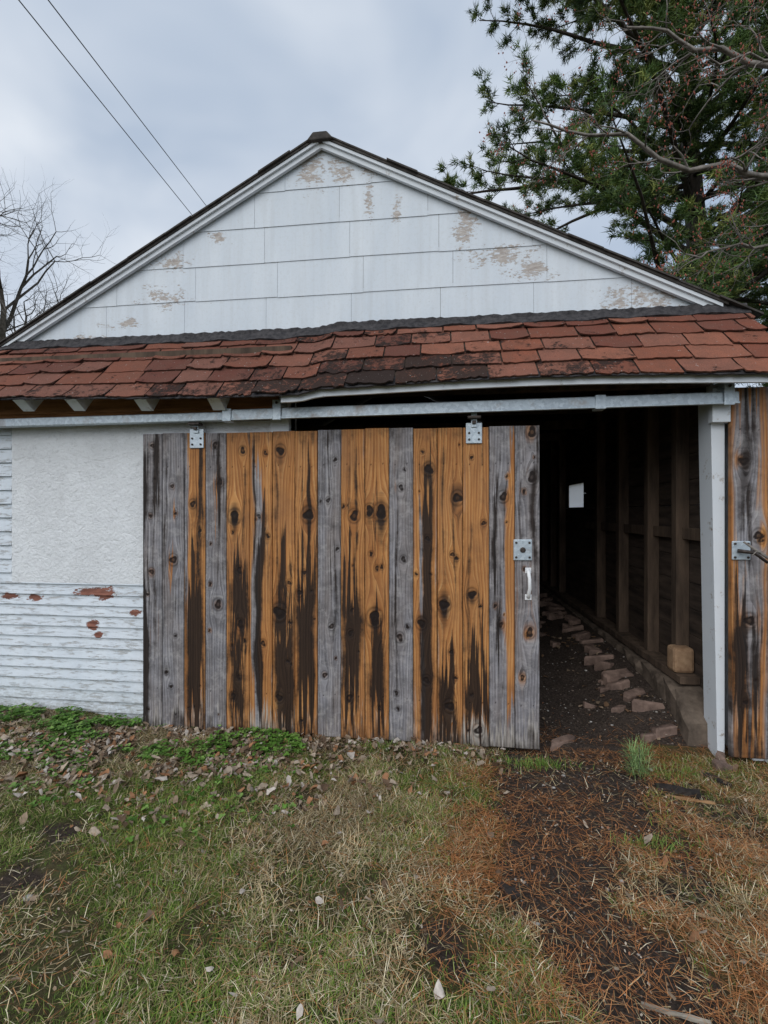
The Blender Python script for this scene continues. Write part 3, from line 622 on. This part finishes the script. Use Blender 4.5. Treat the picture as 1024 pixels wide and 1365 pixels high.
for i,x in enumerate((-1.38,-1.04,1.655,.95)):
    dz=.026*(x+1.38)/3.1
    if i in(1,2):
        box('bracket_%d'%i,x-.028,x+.028,-.098,-.091,2.06+dz,2.19+dz,GALV,T,.003); bolts('bracket_bolt_%d'%i,[(x,2.17+dz)],.009,BOLT,T,-.098)
        box('bracket_arm_%d'%i,x-.028,x+.028,-.0905,.02,2.165+dz,2.19+dz,GALV,T,.003)
    else: box('splice_sleeve_%d'%i,x-.03,x+.03,-.0945,-.024,2.062+dz,2.146+dz,GALV,T,.003)
box('jamb_bracket_block',1.60,1.70,-.03,.019,2.0,2.2,TRIM,G,.003)

# tan block, paving stones
o=box('sandstone_block',1.60,1.735,.42,.54,.362,.535,mat_simple('sandstone',(.22,.13,.075),(.42,.28,.17),14,.9,.6),None,.022)
PAV=mat_simple('paving_stone',(.06,.04,.033),(.29,.20,.16),9,.9,.7)
def stones(name,L):
    V=[];F=[]
    for (x,y,a,w,l,h) in L:
        n=len(V); ca,sa=math.cos(a),math.sin(a); z=float(gh(x,y)); tl=random.uniform(-.35,.3); tq=random.uniform(-.3,.3)
        jit=[random.uniform(.6,1.15) for _ in range(8)]
        for zz,k in((-.04,1.),(h*.6,1.),(h,.88)):
            for jj,(p,q) in enumerate(((-1,-1),(0,-1.05),(1,-1),(1.04,0),(1,1),(0,1.05),(-1,1),(-1.04,0))):
                p*=w*.5*k*jit[jj]; q*=l*.5*k*jit[jj]
                V.append((x+p*ca-q*sa,y+p*sa+q*ca,z+zz+tl*p+tq*q+random.uniform(-.003,.003)))
        for lv in range(2):
            for q in range(8): F.append((n+lv*8+q,n+lv*8+(q+1)%8,n+lv*8+8+(q+1)%8,n+lv*8+8+q))
        F.append(tuple(n+16+q for q in range(8)))
    return pydata(name,V,F,PAV,None)
L=[(1.44,.22,.2,.16,.08,.035),(1.32,.17,.5,.12,.06,.025),(1.42,.40,.2,.19,.08,.045),(1.25,.44,.7,.10,.06,.025)]
yv=.58
while yv<4.8:
    L.append((1.40+random.uniform(-.07,.05),yv,random.uniform(-.1,.8),random.uniform(.12,.25),random.uniform(.05,.10),random.uniform(.015,.05)))
    if random.random()<.3: L.append((1.18+random.uniform(-.1,.1),yv,random.uniform(-.2,1.2),.09,.06,.02))
    yv+=random.uniform(.09,.2)
stones('paving_stones',L)
stones('flat_rubble',[(.78,.12,.3,.2,.06,.02),(1.63,-.08,.4,.1,.06,.04),(1.66,.0,1,.07,.05,.05)])
BK=mat_simple('charred_scrap',(.012,.011,.011),(.05,.04,.035),20,.85,.7)
def scrap(name,x,y,a,w,l,h,mat,tilt=.05):
    ca,sa=math.cos(a),math.sin(a); z=float(gh(x,y))+.01; V=[];N1=7
    for i in range(N1+1):
        t=i/N1-.5
        for s_ in(-1,1):
            for zz in(0,h):
                p=t*l; q=s_*w/2*random.uniform(.55,1.15)*(1-abs(t)*.5); V.append((x+p*ca-q*sa,y+p*sa+q*ca,z+zz+tilt*p+random.uniform(-.002,.003)))
    F=[]
    for i in range(N1):
        n=i*4; F+=[(n,n+4,n+5,n+1),(n+1,n+5,n+7,n+3),(n+3,n+7,n+6,n+2),(n+2,n+6,n+4,n)]
    F+=[(0,1,3,2),(N1*4,N1*4+2,N1*4+3,N1*4+1)]
    return pydata(name,V,F,mat)
scrap('shingle_scrap',.27,-1.10,-.9,.05,.10,.008,BK); scrap('bark_scrap',1.25,-.36,-.3,.06,.2,.02,BK); scrap('bark_scrap',1.52,-.2,-1.1,.06,.16,.02,BK)
scrap('wood_splinter',1.28,-.42,-.25,.018,.22,.008,mat_simple('bare_wood',(.25,.13,.06),(.42,.26,.13),8,.8,.3)); scrap('wood_splinter',.70,-1.50,-.25,.014,.18,.01,mat_simple('weathered_stick',(.2,.17,.13),(.4,.36,.3),8,.8,.3)); scrap('wood_splinter',.98,-1.15,-.4,.014,.10,.006,mat_simple('pale_wood',(.3,.2,.12),(.45,.33,.2),8,.8,.3))
n=300; a=rng.uniform(0,6.28,n); hh=rng.choice([.02,.06,.10,.14],n); sx,sy=1.12,-.2
c=mixc([(.20,.32,.11),(.28,.40,.16),(.14,.24,.09)],[2,2,1],n)
seed_=blades('pine_seedling',sx+rng.uniform(-.045,.045,n),sy+rng.uniform(-.03,.03,n),float(gh(sx,sy))+hh,rng.uniform(.06,.13,n),np.full(n,.0024),a,rng.uniform(.3,1.5,n),rng.uniform(0,.5,n),c,GRASS)
V,F=tubes([([(sx,sy,-.02),(sx+.005,sy,.07),(sx,sy,.15)],[.004,.003,.002])]); pydata('stem',V,F,GBARK,seed_)
n=1400; k=rng.integers(0,8,n); cx_=np.array([.62,1.30,.95,1.75,.2,.5,-.4,.0])[k]; cy_=np.array([-.12,-.15,-.75,-.5,-.10,-.1,-.08,-.07])[k]
xx=cx_+rng.normal(0,.10,n); yy=cy_-np.abs(rng.normal(0,.035,n))
blades('grass_tufts',xx,yy,gh(xx,yy)-.004,rng.uniform(.03,.08,n),rng.uniform(.002,.003,n),rng.uniform(0,6.28,n),rng.uniform(.0,.9,n),rng.uniform(.1,.9,n),mixc([(.14,.25,.04),(.22,.32,.08)],[1,1],n),GRASS)
V,F=tubes([([(1.72,-.11,1.30),(1.79,-.14,1.24),(1.88,-.16,1.17),(2.05,-.2,1.09)],[.005,.008,.009,.011]),([(1.88,-.16,1.17),(1.86,-.2,1.13),(1.84,-.22,1.08)],[.006,.004,.003]),([(1.79,-.14,1.24),(1.75,-.17,1.25),(1.71,-.2,1.23)],[.005,.003,.002]),([(2.05,-.2,1.09),(2.2,-.3,.6),(2.3,-.35,0)],[.011,.014,.018])],6)
pydata('bare_shrub',V,F,MBARK,smooth=True)

# ------------------------------------------------------------ trees
def rv(s=1): return Vector((random.gauss(0,s),random.gauss(0,s),random.gauss(0,s)))
def pine(name,bx,by,H,Rm,seed,K=22,zmin=2.6):
    random.seed(seed); r_=np.random.default_rng(seed)
    polys=[]; TP=[];TD=[]
    tr=[(bx+.15*math.sin(i*.5),by+.1*math.cos(i*.6),H*i/14) for i in range(15)]; polys.append((tr,[.34*(1-i/14.5)**.8+.02 for i in range(15)]))
    z=zmin; az=0
    while z<H-.3:
        for q in range(random.choice([5,5,6])):
            az+=6.283/5.2+random.uniform(-.5,.5)
            f=z/H; L=Rm*(min(1,.85+f*.5) if f<.35 else (1-((f-.35)/.68)**2.4))*random.uniform(.6,1.10)
            if L<.5: L=.5
            if math.sin(az)>.3 and random.random()<.65: continue
            p=Vector((bx+.15*math.sin(z/H*7),by+.1*math.cos(z/H*8.4),z+random.uniform(-.2,.2))); d=Vector((math.cos(az),math.sin(az),random.uniform(.05,.4)))
            ns=9; pts=[p.copy()];
            for i in range(ns):
                d=(d+Vector((0,0,-.03+.05*(i/ns)))+rv(.06)).normalized(); p=p+d*L/ns; pts.append(p.copy())
            polys.append((pts,[.05*(L/4)*(1-i/(ns+.5))+.006 for i in range(ns+1)]))
            for i in range(2,ns+1):
                if random.random()<.06: continue
                for sd in (-1,1,0):
                    if sd==0 and i<ns and random.random()<.5: continue
                    t=(pts[i]-pts[i-1]).normalized(); side=Vector((-t.y,t.x,0))*sd
                    dd=(t*.7+side*random.uniform(.6,1.2)+Vector((0,0,random.uniform(-.05,.35)))).normalized()
                    l=random.uniform(.45,1.0)*(.45+.55*L/Rm)*(1.15-.45*i/ns); s0=pts[i]-t*random.uniform(0,L/ns)
                    sp=[s0,s0+dd*l*.5+rv(.03),s0+dd*l+Vector((0,0,.06))+rv(.04)]
                    polys.append((sp,[.010,.007,.004]))
                    for e in range(int(5+l*9)):
                        tt=random.uniform(.2,1.05); b=s0+(sp[2]-s0)*tt; tw=(dd+rv(.45)+Vector((0,0,.25))).normalized()
                        TP.append(b+tw*random.uniform(.02,.18)); TD.append(tw)
        z+=random.uniform(.38,.58)
    V,F=tubes(polys,4); o=pydata(name,V,F,BARK,smooth=True)
    TP=np.array(TP);TD=np.array(TD);n=len(TP)
    d=TD[:,None]*.7+r_.normal(0,.6,(n,K,3)); d/=np.linalg.norm(d,axis=2,keepdims=True)
    s=np.cross(d,r_.normal(0,1,(n,K,3))); s/=np.linalg.norm(s,axis=2,keepdims=True)
    B=TP[:,None]+r_.normal(0,.03,(n,K,3)); L=r_.uniform(.11,.2,(n,K,1))
    V=np.stack([B-s*.010,B+s*.010,B+d*L],2)
    T=np.arange(n*K*3).reshape(-1,3)
    base=np.array([(.075,.13,.038),(.125,.185,.05),(.22,.25,.07),(.045,.08,.03)])[r_.choice(4,n,p=[.35,.3,.17,.18])]
    base=base*(.6+.9*vn(TP[:,0]*1.3+TP[:,2],TP[:,1]*1.3+TP[:,2]*.7,1,4))[:,None]
    col=np.repeat(base,K*3,0)
    fastmesh('needles',V,T,PINEN,o,col=col); return o
pine('pine_tree',6.3,9.4,18.5,6.5,3)
pine('pine_tree',11.5,13,12,4.,12,12)

def grow(out,tips,p,d,L,r,depth,up=.04,wig=.16,kids=3,fork=.75):
    ns=5 if depth>1 else 4; pts=[p.copy()];rad=[r]
    for i in range(ns):
        d=(d+rv(wig)+Vector((0,0,up))).normalized(); p=p+d*L/ns; pts.append(p.copy()); rad.append(r*(1-.55*(i+1)/ns))
        tips.append((p.copy(),d.copy(),depth))
        if depth>0 and i>=1:
            for _ in range(kids if i==ns-1 else (1 if random.random()<fork else 0)):
                a=rv(1); a=(a-d*a.dot(d)).normalized(); nd=(d*random.uniform(.5,1.)+a*random.uniform(.5,1.)).normalized()
                grow(out,tips,p,nd,L*random.uniform(.5,.75),rad[-1]*random.uniform(.55,.8),depth-1,up,wig,kids,fork)
    out.append((pts,rad))
random.seed(21)
out=[];tips=[]
bx,by=-14.8,11
out.append(([(bx,by,-.2),(bx+.1,by,3),(bx,by,5.5)],[.4,.32,.27]))
for q in range(8):
    a=q*.8+.3; grow(out,tips,Vector((bx,by,4.6+q*.2)),Vector((math.cos(a),math.sin(a),.85)).normalized(),3.2,.15,4,.05,.17,2,.8)
V,F=tubes(out,3); pydata('bare_tree',V,F,GBARK)
random.seed(5); out=[];tips=[]
tx,ty_=5.4,2.6
out.append(([(tx,ty_,-.2),(tx-.05,ty_,1.5),(tx-.15,ty_-.1,3.2),(tx-.1,ty_,5.2),(tx+.2,ty_+.2,7.5)],[.26,.21,.18,.14,.07]))
def limb(P,r0,r1,tl,dep=2):
    P=[Vector(p) for p in P]; n=len(P); pts=[]
    for i in range(n-1):
        for s_ in range(4):
            t=s_/4; pts.append(P[i].lerp(P[i+1],t)+rv(.035)); 
    pts.append(P[-1]); m_=len(pts); rad=[r0+(r1-r0)*(i/(m_-1))**.7 for i in range(m_)]
    out.append((pts,rad))
    for i in range(3,m_):
        d=(pts[i]-pts[i-1]).normalized()
        for _ in range(2 if random.random()<.6 else 1):
            a=rv(1); a=(a-d*a.dot(d)).normalized(); nd=(d*.9+a*.7+Vector((0,0,-.05))).normalized()
            grow(out,tips,pts[i],nd,tl*random.uniform(.5,1.15),min(rad[i]*.5,.012),dep,-.01,.2,2,.65)
limb([(tx-.1,ty_,3.6),(4.2,2.1,4.3),(3.2,1.8,4.55),(2.3,1.6,4.7),(1.5,1.5,4.95),(.85,1.4,5.05)],.055,.008,.5)
limb([(tx-.1,ty_,4.4),(4.3,2.0,5.2),(3.3,1.7,5.4),(2.4,1.6,5.85),(1.7,1.5,5.9)],.065,.009,.55)
limb([(tx-.15,ty_,3.0),(4.4,2.3,3.6),(3.5,1.9,4.0),(2.8,1.8,4.0),(2.3,1.7,3.9)],.04,.007,.48)
limb([(tx-.1,ty_,4.9),(4.4,2.2,5.9),(3.3,1.8,6.5),(2.6,1.7,6.9)],.055,.009,.5)
limb([(tx-.1,ty_,4.0),(4.5,1.9,4.7),(3.6,1.5,5.0),(2.9,1.3,5.25),(2.2,1.2,5.3)],.04,.007,.48)
V,F=tubes(out,4); mp=pydata('maple_tree',V,F,MBARK,smooth=True)
tp=[t for t in tips if t[2]<=1 and random.random()<.26]
V=[];F=[]
for p,d,_ in tp:
    for _ in range(random.choice([1,1,2])):
        c_=p+rv(.012); r=random.uniform(.006,.009); n=len(V)
        V+=[c_+Vector(q)*r for q in ((1,0,0),(0,1,0),(-1,0,0),(0,-1,0),(0,0,1.5),(0,0,-1.5))]
        F+=[(n,n+1,n+4),(n+1,n+2,n+4),(n+2,n+3,n+4),(n+3,n,n+4),(n+1,n,n+5),(n+2,n+1,n+5),(n+3,n+2,n+5),(n,n+3,n+5)]
pydata('buds',V,F,BUD,mp)
random.seed(9); out=[];tips=[]
for i in range(34):
    a=math.radians(-75+i*4.5)+random.uniform(-.02,.02); R=random.uniform(60,80); p=Vector((R*math.sin(a),R*math.cos(a),-.2))
    h=random.uniform(4,6.); out.append(([p,p+Vector((0,0,h))],[.3,.22]))
    for q in range(3): grow(out,tips,p+Vector((0,0,h-.3)),(Vector((0,0,1))+rv(.35)).normalized(),4.,.18,2,.05,.2,2,.6)
V,F=tubes(out,3); pydata('distant_trees',V,F,GBARK)
CAB=mat_simple('black_cable',(.03,.03,.032),(.06,.06,.06),5,.6,0)
for (a,b) in (((-3.99,1.016,6.36),(-4.49,5.016,6.90)),((-3.68,1.016,6.32),(-4.25,5.016,7.09))):
    a=Vector(a);b=Vector(b); d=(b-a)/4; pts=[a+d*t for t in np.linspace(-22,26,40)]
    V,F=tubes([(pts,[.0055]*40)],6); pydata('power_line',V,F,CAB)
pp=a+d*26
V,F=tubes([([(pp.x,pp.y+.2,-.2),(pp.x,pp.y+.2,pp.z+.6)],[.15,.11]),([(pp.x-1,pp.y+.1,pp.z),(pp.x+1,pp.y+.1,pp.z)],[.05,.05])],10); pydata('utility_pole',V,F,BARK)

# ------------------------------------------------------------ light, world
sd=Vector((-.35,-.85,.80)).normalized()
su=bpy.data.lights.new('sun','SUN'); su.energy=1.5; su.angle=math.radians(60); su.color=(1,.985,.96)
so=link(bpy.data.objects.new('sun',su)); so.rotation_euler=sd.to_track_quat('Z','Y').to_euler()
W=bpy.data.worlds.new('World'); S.world=W; W.use_nodes=True; nt=W.node_tree; bg=nt.nodes['Background']
sk=nt.nodes.new('ShaderNodeTexSky'); sk.sky_type='NISHITA'; sk.sun_disc=False; sk.sun_elevation=math.asin(sd.z); sk.sun_rotation=math.atan2(sd.x,sd.y); sk.dust_density=3
tc=nt.nodes.new('ShaderNodeTexCoord'); mp_=nt.nodes.new('ShaderNodeMapping'); mp_.inputs['Scale'].default_value=(1,1,1.8); mp_.inputs['Location'].default_value=(.3,.1,0)
no=nt.nodes.new('ShaderNodeTexNoise'); no.inputs['Scale'].default_value=1.95; no.inputs['Detail'].default_value=4; no.inputs['Roughness'].default_value=.48; no.inputs['Distortion'].default_value=.35
rp=nt.nodes.new('ShaderNodeValToRGB'); e=rp.color_ramp.elements; e[0].position=.33; e[0].color=(.44,.535,.67,1); e[1].position=.69; e[1].color=(.86,.91,.965,1)
sc=nt.nodes.new('ShaderNodeMix'); sc.data_type='RGBA'; sc.blend_type='MULTIPLY'; sc.inputs[0].default_value=1; sc.inputs[7].default_value=(10.5,10.5,10.6,1)
mx=nt.nodes.new('ShaderNodeMix'); mx.data_type='RGBA'; mx.inputs[0].default_value=.86
l=nt.links.new; l(tc.outputs['Generated'],mp_.inputs[0]); l(mp_.outputs[0],no.inputs['Vector']); l(no.outputs[0],rp.inputs[0]); l(rp.outputs[0],sc.inputs[6]); l(sk.outputs[0],mx.inputs[6]); l(sc.outputs[2],mx.inputs[7]); l(mx.outputs[2],bg.inputs[0]); bg.inputs[1].default_value=.1

cam=bpy.data.cameras.new('camera'); co=link(bpy.data.objects.new('camera',cam)); co.location=(0,-2.984,1.47); co.rotation_euler=(math.radians(90),0,math.radians(6.8))
cam.sensor_fit='VERTICAL'; cam.sensor_height=36; cam.lens=16.35; cam.clip_start=.05; cam.clip_end=2000; S.camera=co
